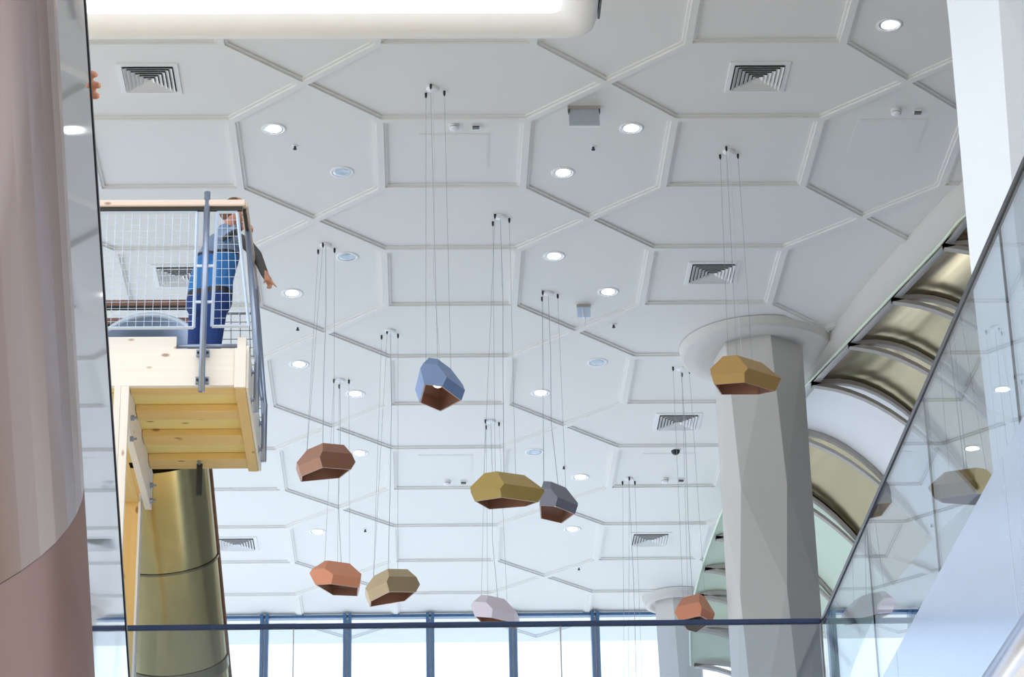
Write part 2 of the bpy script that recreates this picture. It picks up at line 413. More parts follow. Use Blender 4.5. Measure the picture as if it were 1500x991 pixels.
# ================================================================ CEILING FITTINGS
def downlight(lit):
    t = thing('recessed_downlight', (0, 0, 0), 'lit round recessed downlight with white trim' if lit else 'unlit round recessed downlight with grey lens', 'downlight',
              'lit downlights in the ceiling panels' if lit else 'unlit downlights in the ceiling panels')
    b = MB().lathe([(.128, 0.0), (.127, -.006), (.106, -.009), (.100, -.004), (.099, .0)], n=28); b.build('trim_ring', 'white', t, smooth=True)
    b = MB().lathe([(.099, -.004), (.074, -.0015)], n=28); b.build('reflector', 'reflector', t, smooth=True)
    b = MB().lathe([(.078, -.003), (.062, -.010 if lit else -.005), (.03, -.014 if lit else -.006), (.001, -.015 if lit else -.006)], n=28)
    b.build('lens', 'lamp_on' if lit else 'lamp_off', t, smooth=True)
    return t
# two downlights in each upright hexagon, on alternate diagonals
lit = [(-1.455, 23.775), (2.201, 23.785), (1.547, 24.758), (4.532, 21.746), (1.543, 26.776), (-1.448, 27.72), (2.213, 27.73), (-1.459, 29.775), (-.79, 30.72), (1.547, 30.73),
       (-.79, 32.745), (2.208, 33.69), (2.205, 35.76), (-1.455, 35.78)]
unlit = [(-.787, 24.723), (-.787, 26.767), (2.208, 29.771), (1.546, 32.744)]
for is_lit, spots in ((True, lit), (False, unlit)):
    proto = downlight(is_lit)
    for k, (x, y) in enumerate(spots):
        o = proto if k == 0 else copy_tree(proto)
        o.location = (x, y, PAN)

def diffuser():
    t = thing('air_diffuser', (0, 0, 0), 'square white ceiling air diffuser with nested louvres', 'air vent', 'air diffusers in the ceiling')
    def ring(b, a0, z0, a1, z1):
        p = [(-1, -1), (1, -1), (1, 1), (-1, 1)]
        b.add([(x*a0, y*a0, z0) for x, y in p] + [(x*a1, y*a1, z1) for x, y in p], [(i, (i+1) % 4, 4+(i+1) % 4, 4+i) for i in range(4)])
    b = MB(); ring(b, .30, 0, .297, -.012); ring(b, .297, -.012, .252, -.014); ring(b, .252, -.014, .246, -.001); b.build('frame', 'louvre', t)
    b = MB().box((-.246, -.246, -.0035), (.246, .246, -.0015)); b.build('duct', 'dark_void', t)
    for k in range(6):
        a = .240-.038*k
        b = MB(); ring(b, a, -.030, a-.030, -.004); ring(b, a-.003, -.030, a-.033, -.004); ring(b, a, -.030, a-.003, -.030)
        b.build('louvre', 'louvre', t)
    return t
proto = diffuser()
for k, (x, y) in enumerate([(-2.62, 22.74), (3.378, 22.74), (3.378, 27.235), (-2.70, 27.24), (3.37, 31.72), (3.36, 36.22), (-2.64, 36.26)]):
    o = proto if k == 0 else copy_tree(proto)
    o['label'] = 'square white ceiling air diffuser ' + ('in the hexagonal panel beside the mirror balustrade', 'in the hexagonal panel before the gold pendant fixing', 'in the square panel above the column capital', 'seen through the mesh railing', 'crossed by pendant wires beside the column shaft', 'beside the edge of the spiral slide', 'beside the tube slide')[k]
    o.location = (x, y, PAN)

def sprinkler():
    t = thing('sprinkler', (0, 0, 0), 'small dark fire sprinkler head on the ceiling', 'sprinkler', 'sprinklers on the ceiling')
    MB().lathe([(.036, 0), (.034, -.006), (.012, -.008)], n=16).build('cover_plate', 'white', t)
    MB().lathe([(.013, -.006), (.011, -.03), (.02, -.034), (.02, -.04), (.001, -.042)], n=12).build('sprinkler_head', 'dark_void', t)
    return t
proto = sprinkler()
for k, (x, y) in enumerate([(-1.256, 24.143), (1.832, 24.181), (-1.427, 28.677), (2.337, 28.652), (1.963, 33.278), (2.389, 37.443), (-.769, 35.69)]):
    o = proto if k == 0 else copy_tree(proto)
    o.location = (x, y, PAN)
def smoke():
    t = thing('smoke_detector', (0, 0, 0), 'round white smoke detector on the ceiling', 'detector', 'smoke detectors on the ceiling')
    MB().lathe([(.055, 0), (.055, -.028), (.05, -.032), (.001, -.032)], n=20).build('base', 'louvre', t, smooth=False)
    MB().lathe([(.046, -.032), (.046, -.038)], n=20).build('vent_slot', 'dark_void', t)
    MB().lathe([(.05, -.038), (.046, -.054), (.03, -.062), (.001, -.063)], n=20).build('sensor_cap', 'white', t, smooth=True)
    return t
def boxlet():
    t = thing('ceiling_sensor', (0, 0, 0), 'small square ceiling sensor with black face beside a smoke detector', 'sensor', 'small sensors beside the smoke detectors')
    MB().box((-.042, -.03, -.022), (.042, .03, 0)).build('housing', 'louvre', t)
    MB().box((-.034, -.032, -.034), (.034, .02, -.022)).build('black_face', 'black', t)
    return t
ps, pb = smoke(), boxlet()
for k, (x, y) in enumerate([(.381, 23.70), (4.871, 23.42), (.389, 33.80), (3.375, 33.78)]):
    near = ('beside the blue pendant wires', 'in the corner by the daylit white column', 'behind the wide gold pendant', 'below the dome camera')[k]
    o = ps if k == 0 else copy_tree(ps); o.location = (x, y, PAN); o['label'] = 'round white smoke detector on the ceiling '+near
    o = pb if k == 0 else copy_tree(pb); o.location = (x+.224, y+.02, PAN); o['label'] = 'small black faced ceiling sensor '+near
t = wthing('dome_camera', (3.42, 32.62, PAN), 'white ceiling dome camera with dark dome', 'camera')
MB().lathe([(.075, 0), (.075, -.035), (.06, -.05)], (3.42, 32.62, PAN), 24).build('housing', 'louvre', t)
MB().lathe([(.06, -.048), (.055, -.075), (.035, -.10), (.001, -.108)], (3.42, 32.62, PAN), 24).build('dome', 'black', t, smooth=True)

t = wthing('hanging_sign', (1.69, 23.35, PAN), 'blank frosted grey sign hanging from the ceiling', 'sign')
MB().box((1.525, 23.31, PAN-.035), (1.853, 23.38, PAN)).build('bracket', 'rib', t)
for x in (1.53, 1.838): MB().box((x, 23.31, PAN-.075), (x+.012, 23.36, PAN-.035)).build('clip', 'dark_void', t)
MB().box((1.535, 23.325, PAN-.225), (1.843, 23.345, PAN-.035)).build('sign_plate', 'sign', t)
MB().box((1.535, 23.322, PAN-.235), (1.843, 23.348, PAN-.222)).build('light_edge', 'white', t)
t = wthing('junction_plate', (1.945, 28.1, PAN), 'small square metal plate with a short white cord below the ceiling', 'plate')
MB().box((1.865, 28.075, PAN-.03), (2.028, 28.115, PAN)).build('bracket', 'rib', t)
MB().box((1.868, 28.08, PAN-.165), (2.025, 28.095, PAN-.03)).build('plate', 'frame_white', t)
MB().tube([(1.93, 28.07, PAN-.05), (1.935, 28.05, PAN-.16), (1.955, 28.05, PAN-.2), (1.955, 28.05, PAN-.30)], .008, 6).build('cord', 'cord', t)

# ---- light box hanging below the ceiling
LB = 11.2; lx0, lx1, ly0, ly1 = -6.5, 1.49, 14.5, 19.0
t = wthing('light_box', (-2.5, 17, LB), 'large glowing white light box with rounded cream frame under the ceiling', 'light box')
def rrect(x0, x1, y0, y1, r, n=6):
    o = []
    for cx, cy, a0 in ((x1-r, y1-r, 0), (x0+r, y1-r, 90), (x0+r, y0+r, 180), (x1-r, y0+r, 270)):
        for k in range(n+1):
            a = math.radians(a0+90*k/n); o.append((cx+r*math.cos(a), cy+r*math.sin(a)))
    return o
b = MB()
prof = [(0, .62, .22), (0, .10, .22), (.02, .03, .22), (.06, 0.0, .2), (.16, .0, .14), (.26, .05, .1), (.30, .10, .08)]
rings = [[(x, y, LB+z) for x, y in rrect(lx0+d, lx1-d, ly0+d, ly1-d, r)] for d, z, r in prof]
n = len(rings[0])
for a, c in zip(rings, rings[1:]): b.add(a+c, [(i, (i+1) % n, n+(i+1) % n, n+i) for i in range(n)])
b.add(rings[0], [tuple(range(n))])
b.build('frame', 'white', t, smooth=True)
b = MB(); b.add(rings[-1], [tuple(range(n))]); b.build('diffuser', 'lightbox', t)
MB().box((lx1+.012, ly0+.3, LB+.12), (lx1+.03, ly1-.17, LB+.30)).build('side_slot', 'black', t)
for x in (lx0+.6, -2.4, lx1-.6):
    for y in (ly0+.6, ly1-1.2): MB().tube([(x, y, LB+.6), (x, y, H)], .012, 8).build('hanger_rod', 'wire', t)

LAMP_SHAPES = {
    'tan': ((-0.323, 28.792, 9.743), (-0.326, 28.792), [(-0.366, 28.772), (-0.434, 28.93), (-0.237, 28.893)],
        [-0.838, 0.607, 0.293, 0.323, 0.27, -2.543, 0.562, 0.252, 0.379, 0.263, -3.121, 0.834, 0.25, 0.134, 0.272, 1.658, 0.7, 0.29, 0.503, 0.272, 0.307, 0.531, 0.25, 0.692, 0.234, 0.185, -0.094, 0.108, -0.183]),
    'orange': ((-0.965, 30.273, 10.347), (-0.972, 30.273), [(-1.047, 30.25), (-0.985, 30.424), (-0.861, 30.275)],
        [-2.118, 0.714, 0.304, 0.309, 0.279, -1.405, 0.704, 0.242, 0.44, 0.262, 0.058, 0.844, 0.232, 0.085, 0.248, -4.955, 0.7, 0.29, 0.565, 0.288, -3.533, 0.701, 0.242, 0.545, 0.212, 0.222, -0.087, 0.089, 0.111]),
    'gold': ((0.887, 25.778, 9.752), (0.909, 25.778), [(0.848, 25.728), (0.83, 25.91), (1.008, 25.829)],
        [-1.0, 0.854, 0.243, 0.404, 0.272, -2.269, 0.494, 0.283, 0.526, 0.281, -3.489, 0.772, 0.268, 0.331, 0.267, 1.155, 0.7, 0.29, 0.475, 0.251, 0.467, 0.655, 0.278, 0.439, 0.289, 0.213, -0.087, 0.163, 0.016]),
    'copper': ((-1.007, 26.468, 10.364), (-1.019, 26.468), [(-1.048, 26.416), (-1.107, 26.589), (-0.923, 26.556)],
        [-0.802, 0.504, 0.293, 0.23, 0.27, -2.508, 0.571, 0.251, 0.4, 0.263, -3.092, 0.836, 0.25, 0.183, 0.276, 1.682, 0.7, 0.29, 0.5, 0.27, 0.324, 0.517, 0.252, 0.672, 0.237, 0.184, -0.092, 0.161, -0.12]),
    'pink': ((0.949, 31.652, 10.369), (0.938, 31.652), [(0.867, 31.605), (0.88, 31.815), (1.046, 31.701)],
        [-2.133, 0.645, 0.316, 0.385, 0.268, -1.26, 0.67, 0.252, 0.41, 0.27, -0.104, 0.912, 0.217, -0.041, 0.27, -4.801, 0.7, 0.29, 0.511, 0.274, -3.343, 0.59, 0.255, 0.491, 0.223, 0.199, -0.082, 0.155, 0.19]),
    'grey': ((1.530, 27.757, 10.352), (1.516, 27.757), [(1.45, 27.7), (1.449, 27.869), (1.629, 27.796)],
        [-1.886, 0.686, 0.315, 0.238, 0.281, -0.887, 0.638, 0.216, 0.278, 0.234, 0.291, 0.724, 0.196, 0.124, 0.196, -4.453, 0.7, 0.29, 0.603, 0.291, -3.196, 0.037, 0.174, 0.069, 0.169, 0.228, -0.074, 0.063, 0.171]),
    'goldr': ((3.242, 24.297, 10.397), (3.259, 24.297), [(3.22, 24.191), (3.174, 24.372), (3.359, 24.358)],
        [-0.831, 0.875, 0.229, 0.334, 0.27, -2.182, 0.492, 0.286, 0.525, 0.283, -3.387, 0.693, 0.268, 0.312, 0.253, 1.221, 0.7, 0.29, 0.477, 0.255, 0.599, 0.554, 0.279, 0.274, 0.282, 0.214, -0.088, 0.192, 0.085]),
    'copperr': ((3.261, 29.979, 9.786), (3.263, 29.979), [(3.158, 29.934), (3.285, 30.129), (3.369, 30.023)],
        [-2.421, 0.747, 0.26, 0.202, 0.262, -0.443, 0.348, 0.232, 0.339, 0.229, 0.184, 0.654, 0.214, 0.359, 0.219, -3.801, 0.7, 0.29, 0.573, 0.289, -3.384, 0.477, 0.182, 0.478, 0.168, 0.209, -0.082, 0.112, -0.011]),
    'blue': ((0.177, 22.952, 9.764), (0.164, 22.952), [(0.143, 22.87), (0.096, 23.048), (0.279, 23.008)],
        [-1.548, 0.858, 0.286, 0.161, 0.291, -0.574, 0.639, 0.195, 0.337, 0.221, 0.518, 0.716, 0.225, 0.036, 0.219, -4.054, 0.7, 0.29, 0.482, 0.259, -3.046, 0.393, 0.201, 0.392, 0.157, 0.228, -0.087, 0.012, 0.145]),
}

# ================================================================ FACETED PENDANT LAMPS
def convex(planes, skip=()):
    """vertices and ordered faces of the solid cut out by planes n.x <= d"""
    N = [Vector(n) for n, d in planes]; Dd = [d for n, d in planes]
    pts = []
    for i, j, k in combinations(range(len(planes)), 3):
        m = Matrix((N[i], N[j], N[k]))
        if abs(m.determinant()) < 1e-5: continue
        p = m.inverted() @ Vector((Dd[i], Dd[j], Dd[k]))
        if all(n.dot(p) <= d+1e-5 for n, d in zip(N, Dd)) and all((p-q).length > 1e-4 for q in pts): pts.append(p)
    faces = {}
    for i, (n, d) in enumerate(zip(N, Dd)):
        on = [q for q, p in enumerate(pts) if abs(n.dot(p)-d) < 2e-4]
        if len(on) < 3: continue
        c = sum((pts[q] for q in on), Vector())/len(on)
        u = (pts[on[0]]-c).normalized(); w = n.cross(u)
        on.sort(key=lambda q: math.atan2((pts[q]-c).dot(w), (pts[q]-c).dot(u)))
        faces[i] = on
    return pts, faces

def pendant(key, colour, label, metal=0.25, rough=0.45):
    (lx, ly, lz), (rx, ry), anchors, s = LAMP_SHAPES[key]
    t = wthing('pendant_lamp', (lx, ly, lz), label, 'pendant lamp', 'faceted pendant lamps')
    mname = 'lamp_'+key
    colour = tuple(min(.95, c*1.22) for c in colour[:3]) + (1,)
    M[mname] = mat('satin_'+key, colour, rough, metal=metal, var=0.05, scale=18)
    zt, zb, tx, ty = s[25:29]
    def cut(shrink, bottom):
        pl = []
        for i in range(5):
            az, tu, du, tl, dl = s[5*i:5*i+5]; c, sn = math.cos(az), math.sin(az)
            pl.append(((c*math.cos(tu), sn*math.cos(tu), math.sin(tu)), du-shrink))
            pl.append(((c*math.cos(tl), sn*math.cos(tl), -math.sin(tl)), dl-shrink))
        pl.append(((0, 0, 1), zt-shrink)); pl.append(((0, 0, -1), -bottom))
        return convex(pl)
    R = Matrix.Rotation(ty, 3, 'Y') @ Matrix.Rotation(tx, 3, 'X')
    W = lambda p: (R @ Vector(p)) + Vector((lx, ly, lz))
    pts, faces = cut(0, zb)
    b = MB(); b.add([W(p) for p in pts], [f for i, f in faces.items() if i != 11])
    pin, fin = cut(.012, zb)
    rim_o = [pts[q] for q in faces[11]]; rim_i = [pin[q] for q in fin[11]]
    if len(rim_o) == len(rim_i):
        k0 = min(range(len(rim_i)), key=lambda k: (rim_i[k]-rim_o[0]).length); rim_i = rim_i[k0:]+rim_i[:k0]; n = len(rim_o)
        rim = MB().add([W(p) for p in rim_o]+[W(p) for p in rim_i], [(i, (i+1) % n, n+(i+1) % n, n+i) for i in range(n)])
        rim.build('rim', 'lining', t)
    b.build('shade', mname, t)
    b = MB(); b.add([W(p) for p in pin], [f for i, f in fin.items() if i != 11]); b.build('lining', 'lining', t)
    # bulb and holder
    b = MB(); b.tube([W((0, 0, zt-.013)), W((0, 0, zt-.08))], .025, 12); b.build('bulb_holder', 'black', t)
    b = MB(); prof = [(0.02, .07)] + [(.058*math.sin(a), .058*math.cos(a)) for a in [PI*(k+2)/10 for k in range(8)]] + [(.001, -.058)]
    bz = zt-(.16 if key in ('blue', 'grey') else .105)
    b.lathe(prof, (0, 0, bz), 16); b.v = [tuple(W(p)) for p in b.v]; b.build('bulb', 'bulb', t, smooth=True)
    # ceiling rose, power cord, three steel wires with their anchors
    b = MB().lathe([(.065, 0), (.065, -.012), (.05, -.022), (.012, -.03), (.001, -.03)], (rx, ry, PAN), 20); b.build('ceiling_rose', 'white', t, smooth=True)
    cap = [W(p) for p in (pts[q] for q in faces[10])]
    topc = W((0, 0, zt))
    b = MB(); b.tube([(rx, ry, PAN-.03), (rx+.01, ry, (PAN*2+topc.z)/3), (rx-.008, ry, (PAN+topc.z*2)/3), topc], .0036, 6)
    b.build('power_cord', 'cord' if key in ('blue', 'goldr') else 'wire', t)
    left = list(cap)
    for ax, ay in anchors:
        q = min(left, key=lambda p: (p.x-ax)**2+(p.y-ay)**2)
        if len(left) > 1: left.remove(q)
        w = MB().tube([(ax, ay, PAN-.05), tuple(q)], .0022, 6).build('suspension_wire', 'wire', t)
        b = MB().tube([(ax, ay, PAN), (ax, ay, PAN-.035), (ax, ay, PAN-.055)], [.012, .012, .006], 8); b.build('wire_anchor', 'black', w)
    return t

pendant('blue', lin(128, 152, 196), 'blue grey faceted pendant lamp tilted open with a white cord')
pendant('copper', lin(164, 116, 92), 'copper brown faceted pendant lamp beside the wooden platform')
pendant('orange', lin(202, 132, 98), 'orange copper faceted pendant lamp beside the tan pendant')
pendant('tan', lin(178, 154, 116), 'tan beige faceted pendant lamp beside the orange copper pendant')
pendant('gold', lin(184, 156, 88), 'wide gold faceted pendant lamp overlapping the grey pendant')
pendant('grey', lin(132, 132, 144), 'grey faceted pendant lamp overlapping the wide gold pendant')
pendant('pink', lin(204, 192, 198), 'pale pinkish silver faceted pendant lamp just above the glass rail')
pendant('goldr', lin(192, 154, 92), 'gold faceted pendant lamp hanging before the white column capital')
pendant('copperr', lin(178, 112, 80), 'copper faceted pendant lamp before the spiral slide at the glass rail')
s_ = LAMP_SHAPES['tan']
LAMP_SHAPES['low'] = ((2.88, 33.76, 8.3), (2.877, 33.76), [(2.80, 33.87), (2.88, 33.70), (2.97, 33.87)], s_[3])
pendant('low', lin(190, 180, 176), 'low hanging faceted pendant lamp whose wires pass beside the far column')

# ================================================================ WOODEN SLIDE PLATFORM
PY0, PY1 = 19.30, 21.11           # front and back of the platform
PZB, PZT = 8.25, 8.57             # underside and top of the beams
plat = wthing('wooden_platform', (-2.4, 20.2, 5.36), 'wooden slide platform of brightly lit pine beams and yellow joists', 'platform')
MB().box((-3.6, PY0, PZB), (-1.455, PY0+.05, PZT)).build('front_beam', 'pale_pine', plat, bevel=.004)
MB().box((-1.453, PY0-.008, PZB-.03), (-1.368, PY1, PZT)).build('side_beam', 'pine_y', plat, bevel=.004)
MB().box((-1.366, PY0-.006, PZB-.025), (-1.345, PY1, PZT+.02)).build('side_cladding', 'lit_pine_y', plat)
MB().box((-1.455, PY0-.030, PZB-.028), (-1.366, PY0-.009, PZT-.01)).build('beam_end_cap', 'lit_pine_z', plat)
MB().box((-3.6, PY0+.05, PZB+.062), (-1.455, PY1, PZT-.01)).build('deck', 'deck', plat)
for a, c in ((19.352, 19.486), (19.84-.015, 20.011), (20.373-.015, 20.560), (20.906-.015, 21.112)):
    MB().box((-2.285, a, PZB), (-1.456, c, PZB+.06)).build('joist', 'pine', plat, bevel=.004)
MB().box((-2.345, PY0+.052, PZB-.28), (-2.290, 21.35, PZB+.06)).build('left_beam', 'lit_pine_y', plat, bevel=.004)
for y, z in ((19.55, 8.08), (19.55, 7.90), (21.15, 8.12), (21.15, 7.98)):
    MB().tube([(-2.289, y, z), (-2.262, y, z)], .022, 6).tube([(-2.262, y, z), (-2.235, y, z)], .010, 8).build('bolt', 'grey_tube', plat)
MB().box((-2.40, PY0-.004, 5.36), (-2.348, PY0+.25, PZB)).build('front_post', 'lit_pine_z', plat, bevel=.004)
MB().box((-2.347, PY0-.002, 5.36), (-2.284, PY0+.05, PZB-.001)).build('post_facing', 'lit_pine_z', plat, bevel=.003)
MB().box((-2.56, 21.36, 5.36), (-2.405, 21.50, 8.12)).build('back_post', 'pine_z', plat, bevel=.004)
MB().box((-2.405, 21.345, 5.36), (-2.385, 21.51, 8.12)).build('lit_post_face', 'lit_pine_z', plat)  # stands for the post's lit side, brightness put into its colour
MB().box((-3.3, 21.36, 8.121), (-2.347, 21.50, 8.36)).build('back_beam', 'pine', plat)
MB().box((-2.6, PY0+.3, 8.04), (-2.402, 21.34, 8.07)).build('soffit_board', 'pine_y', plat)
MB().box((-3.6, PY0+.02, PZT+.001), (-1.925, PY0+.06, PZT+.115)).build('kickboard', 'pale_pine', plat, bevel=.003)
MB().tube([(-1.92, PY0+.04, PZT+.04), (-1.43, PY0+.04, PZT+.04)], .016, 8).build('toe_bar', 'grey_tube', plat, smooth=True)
MB().box((-1.44, PY0+.01, PZT+.001), (-1.37, PY0+.2, PZT+.10)).build('corner_block', 'lit_pine_z', plat)
MB().tube([(-1.86, 21.0, PZB-.001), (-1.86, 21.0, PZB-.28)], .026, 10).build('hanging_stub', 'dark_void', plat)
for x, y in ((-1.86, 20.97),): MB().tube([(x, y-.02, PZB-.012), (x, y-.06, PZB-.012)], .016, 8).build('bolt', 'grey_tube', plat)

# ---- front and side railing
rail = wthing('mesh_railing', (-1.7, 19.25, 8.18), 'steel mesh railing with wooden handrail around the slide platform', 'railing')
RY = PY0-.06
MB().box((-3.6, RY-.03, 9.80), (-1.395, RY+.03, 9.858)).build('handrail', 'handrail_wood', rail, bevel=.012)
MB().box((-3.6, RY-.012, 9.765), (-1.42, RY+.012, 9.80)).build('handrail_bracket_bar', 'dark_void', rail)
MB().box((-1.435, RY, 9.80), (-1.378, PY1, 9.858)).build('side_handrail', 'handrail_wood', rail, bevel=.012)
MB().box((-1.418, RY+.03, 9.768), (-1.394, PY1, 9.80)).build('side_bracket_bar', 'dark_void', rail)
MB().tube([(-1.707, RY-.01, 8.17), (-1.707, RY-.01, 9.93)], .026, 14).build('post', 'grey_tube', rail, smooth=True)
for z in (8.52, 8.285):
    MB().box((-1.76, PY0-.03, z-.028), (-1.655, PY0-.001, z+.028)).build('post_bracket', 'grey_tube', rail)
    for x in (-1.745, -1.67): MB().tube([(x, PY0-.042, z), (x, PY0-.028, z)], .010, 6).build('bolt', 'dark_void', rail)
for y, dz in ((19.62, 0.0), (20.70, 0.0)):
    MB().tube([(-1.30, y, 8.15), (-1.30, y, 8.66), (-1.312, y, 8.76), (-1.40, y, 9.77)], .024, 12).build('side_post', 'grey_tube', rail, smooth=True)
    for z in (8.26, 8.50): MB().tube([(-1.345, y, z), (-1.30, y, z)], .017, 8).tube([(-1.346, y, z), (-1.337, y, z)], .032, 10).build('post_bracket', 'grey_tube', rail)
def bar(b, p, q, r): b.tube([p, q], r, 4)
def mesh_panel(x0t, x1t, x0b, x1b, zt, zb, y, nx, nz, fr, wire_r=.0021):
    p = rail
    b = MB(); T0, T1, B0, B1 = (x0t, y, zt), (x1t, y, zt), (x0b, y, zb), (x1b, y, zb)
    for a, c in ((T0, T1), (T1, B1), (B1, B0), (B0, T0)): b.tube([a, c], fr, 4)
    fo = b.build('mesh_frame', 'frame_white', p)
    for k in range(1, nx):
        s = k/nx; MB().tube([(x0t+(x1t-x0t)*s, y, zt), (x0b+(x1b-x0b)*s, y, zb)], wire_r, 5).build('mesh_wire', 'frame_white', fo)
    for k in range(1, nz):
        s = k/nz; MB().tube([(x0t+(x0b-x0t)*s, y, zt+(zb-zt)*s), (x1t+(x1b-x1t)*s, y, zt+(zb-zt)*s)], wire_r, 5).build('mesh_wire', 'frame_white', fo)
mesh_panel(-3.30, -1.785, -3.30, -1.785, 9.755, 8.725, RY, 23, 18, .014)
mesh_panel(-1.625, -1.462, -1.640, -1.345, 9.755, 8.735, RY, 4, 14, .014)
for z in (9.27, 8.95): MB().box((-1.785, RY-.008, z-.01), (-1.635, RY+.008, z+.01)).build('panel_tie', 'frame_white', rail)
# side and back mesh
def mesh_quad(name, A, Bq, Cq, Dq, n1, n2, mm='wire'):
    A, Bq, Cq, Dq = map(Vector, (A, Bq, Cq, Dq)); b = MB()
    for p, q in ((A, Bq), (Bq, Cq), (Cq, Dq), (Dq, A)): b.tube([p, q], .012, 4)
    fo = b.build('mesh_frame', 'grey_tube', rail)
    for k in range(1, n1):
        s = k/n1; MB().tube([A.lerp(Bq, s), Dq.lerp(Cq, s)], .003, 5).build('mesh_wire', mm, fo)
    for k in range(1, n2):
        s = k/n2; MB().tube([A.lerp(Dq, s), Bq.lerp(Cq, s)], .003, 5).build('mesh_wire', mm, fo)
mesh_quad('side', (-1.395, 19.66, 9.73), (-1.395, 20.66, 9.73), (-1.325, 20.66, 8.70), (-1.325, 19.66, 8.70), 13, 14)
mesh_quad('back', (-1.80, PY1+.05, 9.73), (-1.40, PY1+.05, 9.73), (-1.34, PY1+.05, 8.66), (-1.80, PY1+.05, 8.66), 5, 13, 'dark_void')

# ---- things behind the railing: two brown rails and the steel slide mouth
for z, lab in ((10.21, 'upper brown timber rail behind the mesh railing'), (10.03, 'lower brown timber rail behind the mesh railing')):
    b = MB(); b.box((-3.9, 21.97, z-.03), (-2.0, 22.03, z+.035)); o = b.build('timber_rail', 'brown_wood')
    tag(o, lab, 'rail', 'timber rails behind the slide platform')
    MB().box((-3.9, 21.955, z-.06), (-2.0, 21.99, z-.031)).build('under_strip', 'dark_void', o)
arch = wthing('slide_mouth', (-2.38, 21.5, 8.6), 'round steel slide mouth with pale rim behind the platform kickboard', 'slide')
cx, cz, ra = -2.38, 9.33, .55
ring = [(cx+ra*math.cos(a), 21.50, cz+ra*math.sin(a)) for a in [2*PI*k/40 for k in range(40)]]
b = MB().tube([(cx+ra*math.cos(2*PI*k/40), 21.50, cz+ra*math.sin(2*PI*k/40)) for k in range(41)], .022, 8); b.build('rim', 'frame_white', arch, smooth=True)
b = MB(); ri = ra-.02
vs = [(cx+ri*math.cos(2*PI*k/40), y, cz+ri*math.sin(2*PI*k/40)-dz) for y, dz in ((21.50, 0), (21.62, .02), (21.76, .05), (21.9, .10)) for k in range(40)]
b.add(vs, [(i*40+k, i*40+(k+1) % 40, (i+1)*40+(k+1) % 40, (i+1)*40+k) for i in range(3) for k in range(40)]); b.build('chute', 'grey_tube', arch, smooth=True)

# ---- stainless tube slide going down behind the platform
ts = wthing('tube_slide', (-2.1, 22.2, 5.4), 'rolled stainless tube slide standing under the wooden platform', 'slide')
p0, p1 = Vector((-2.329, 22.1, 8.616)), Vector((-2.20, 23.3, 7.075)); d = (p1-p0).normalized(); RT = .46
top = p0-d*0.12; bot = p1+d*0.9
segs = [top, p0.lerp(p1, .42), p0.lerp(p1, .93), bot]
for a, c in zip(segs, segs[1:]):
    b = MB(); b.tube([a+d*.004, c-d*.004], RT, 48, caps=False); b.build('tube_section', 'slide_steel', ts, smooth=True)
for q, wd in ((segs[1], .010), (segs[2], .05)):
    b = MB(); b.tube([q-d*wd, q+d*wd], RT+.012, 48, caps=False); b.build('joint_ring', 'steel', ts, smooth=True)
u = Vector((1, 0.2, 0)); u = (u-d*u.dot(d)).normalized()
MB().tube([top+u*(RT+.012), bot+u*(RT+.012)], .014, 8).build('edge_seam', 'brown_wood', ts, smooth=True)

# ================================================================ PEOPLE
def blob_mesh(name, chains, voxel):
    """one continuous surface from tapered limb chains; returns a mesh"""
    b = MB()
    for pts, rs in chains:
        P = [Vector(p) for p in pts]
        b.tube(P, list(rs), 12)
        for p, r in zip(P, rs):
            k = len(b.v); rings = [(r*math.sin(PI*q/8), r*math.cos(PI*q/8)) for q in range(9)]
            bb = MB(); bb.lathe([(max(a, 1e-4), z) for a, z in rings], p, 12); b.add(bb.v, bb.f)
    me = bpy.data.meshes.new(name); me.from_pydata(b.v, [], b.f)
    o = bpy.data.objects.new(name, me); C.objects.link(o)
    r = o.modifiers.new('remesh', 'REMESH'); r.mode = 'VOXEL'; r.voxel_size = voxel; r.use_smooth_shade = True
    sm = o.modifiers.new('smooth', 'SMOOTH'); sm.factor = .5; sm.iterations = 4
    bpy.context.view_layer.update()
    dg = bpy.context.evaluated_depsgraph_get()
    res = bpy.data.meshes.new_from_object(o.evaluated_get(dg))
    bpy.data.objects.remove(o); bpy.data.meshes.remove(me)
    for p in res.polygons: p.use_smooth = True
    return res

def finger(base, dirs, L, r):
    p = Vector(base); out = [p.copy()]
    for dv, l in zip(dirs, L): p = p+Vector(dv).normalized()*l; out.append(p.copy())
    return out, [r]*(len(out)-1)+[r*.8]

per = wthing('person', (-1.85, 20.35, PZT), 'person in blue denim leaning over the platform railing and pointing', 'person')
FZ = PZT-.005
ch = []
hip = Vector((-1.79, 20.36, 9.43))
# legs
ch.append(([(-1.70, 20.28, 9.42), (-1.72, 20.26, 9.02), (-1.76, 20.28, FZ+.09)], [.105, .078, .050]))
ch.append(([(-1.84, 20.44, 9.42), (-1.87, 20.46, 9.02), (-1.91, 20.50, FZ+.09)], [.105, .078, .050]))
for fx, fy in ((-1.76, 20.28), (-1.91, 20.50)): ch.append(([(fx-.04, fy, FZ+.045), (fx+.08, fy, FZ+.04), (fx+.18, fy-.01, FZ+.032)], [.042, .042, .03]))
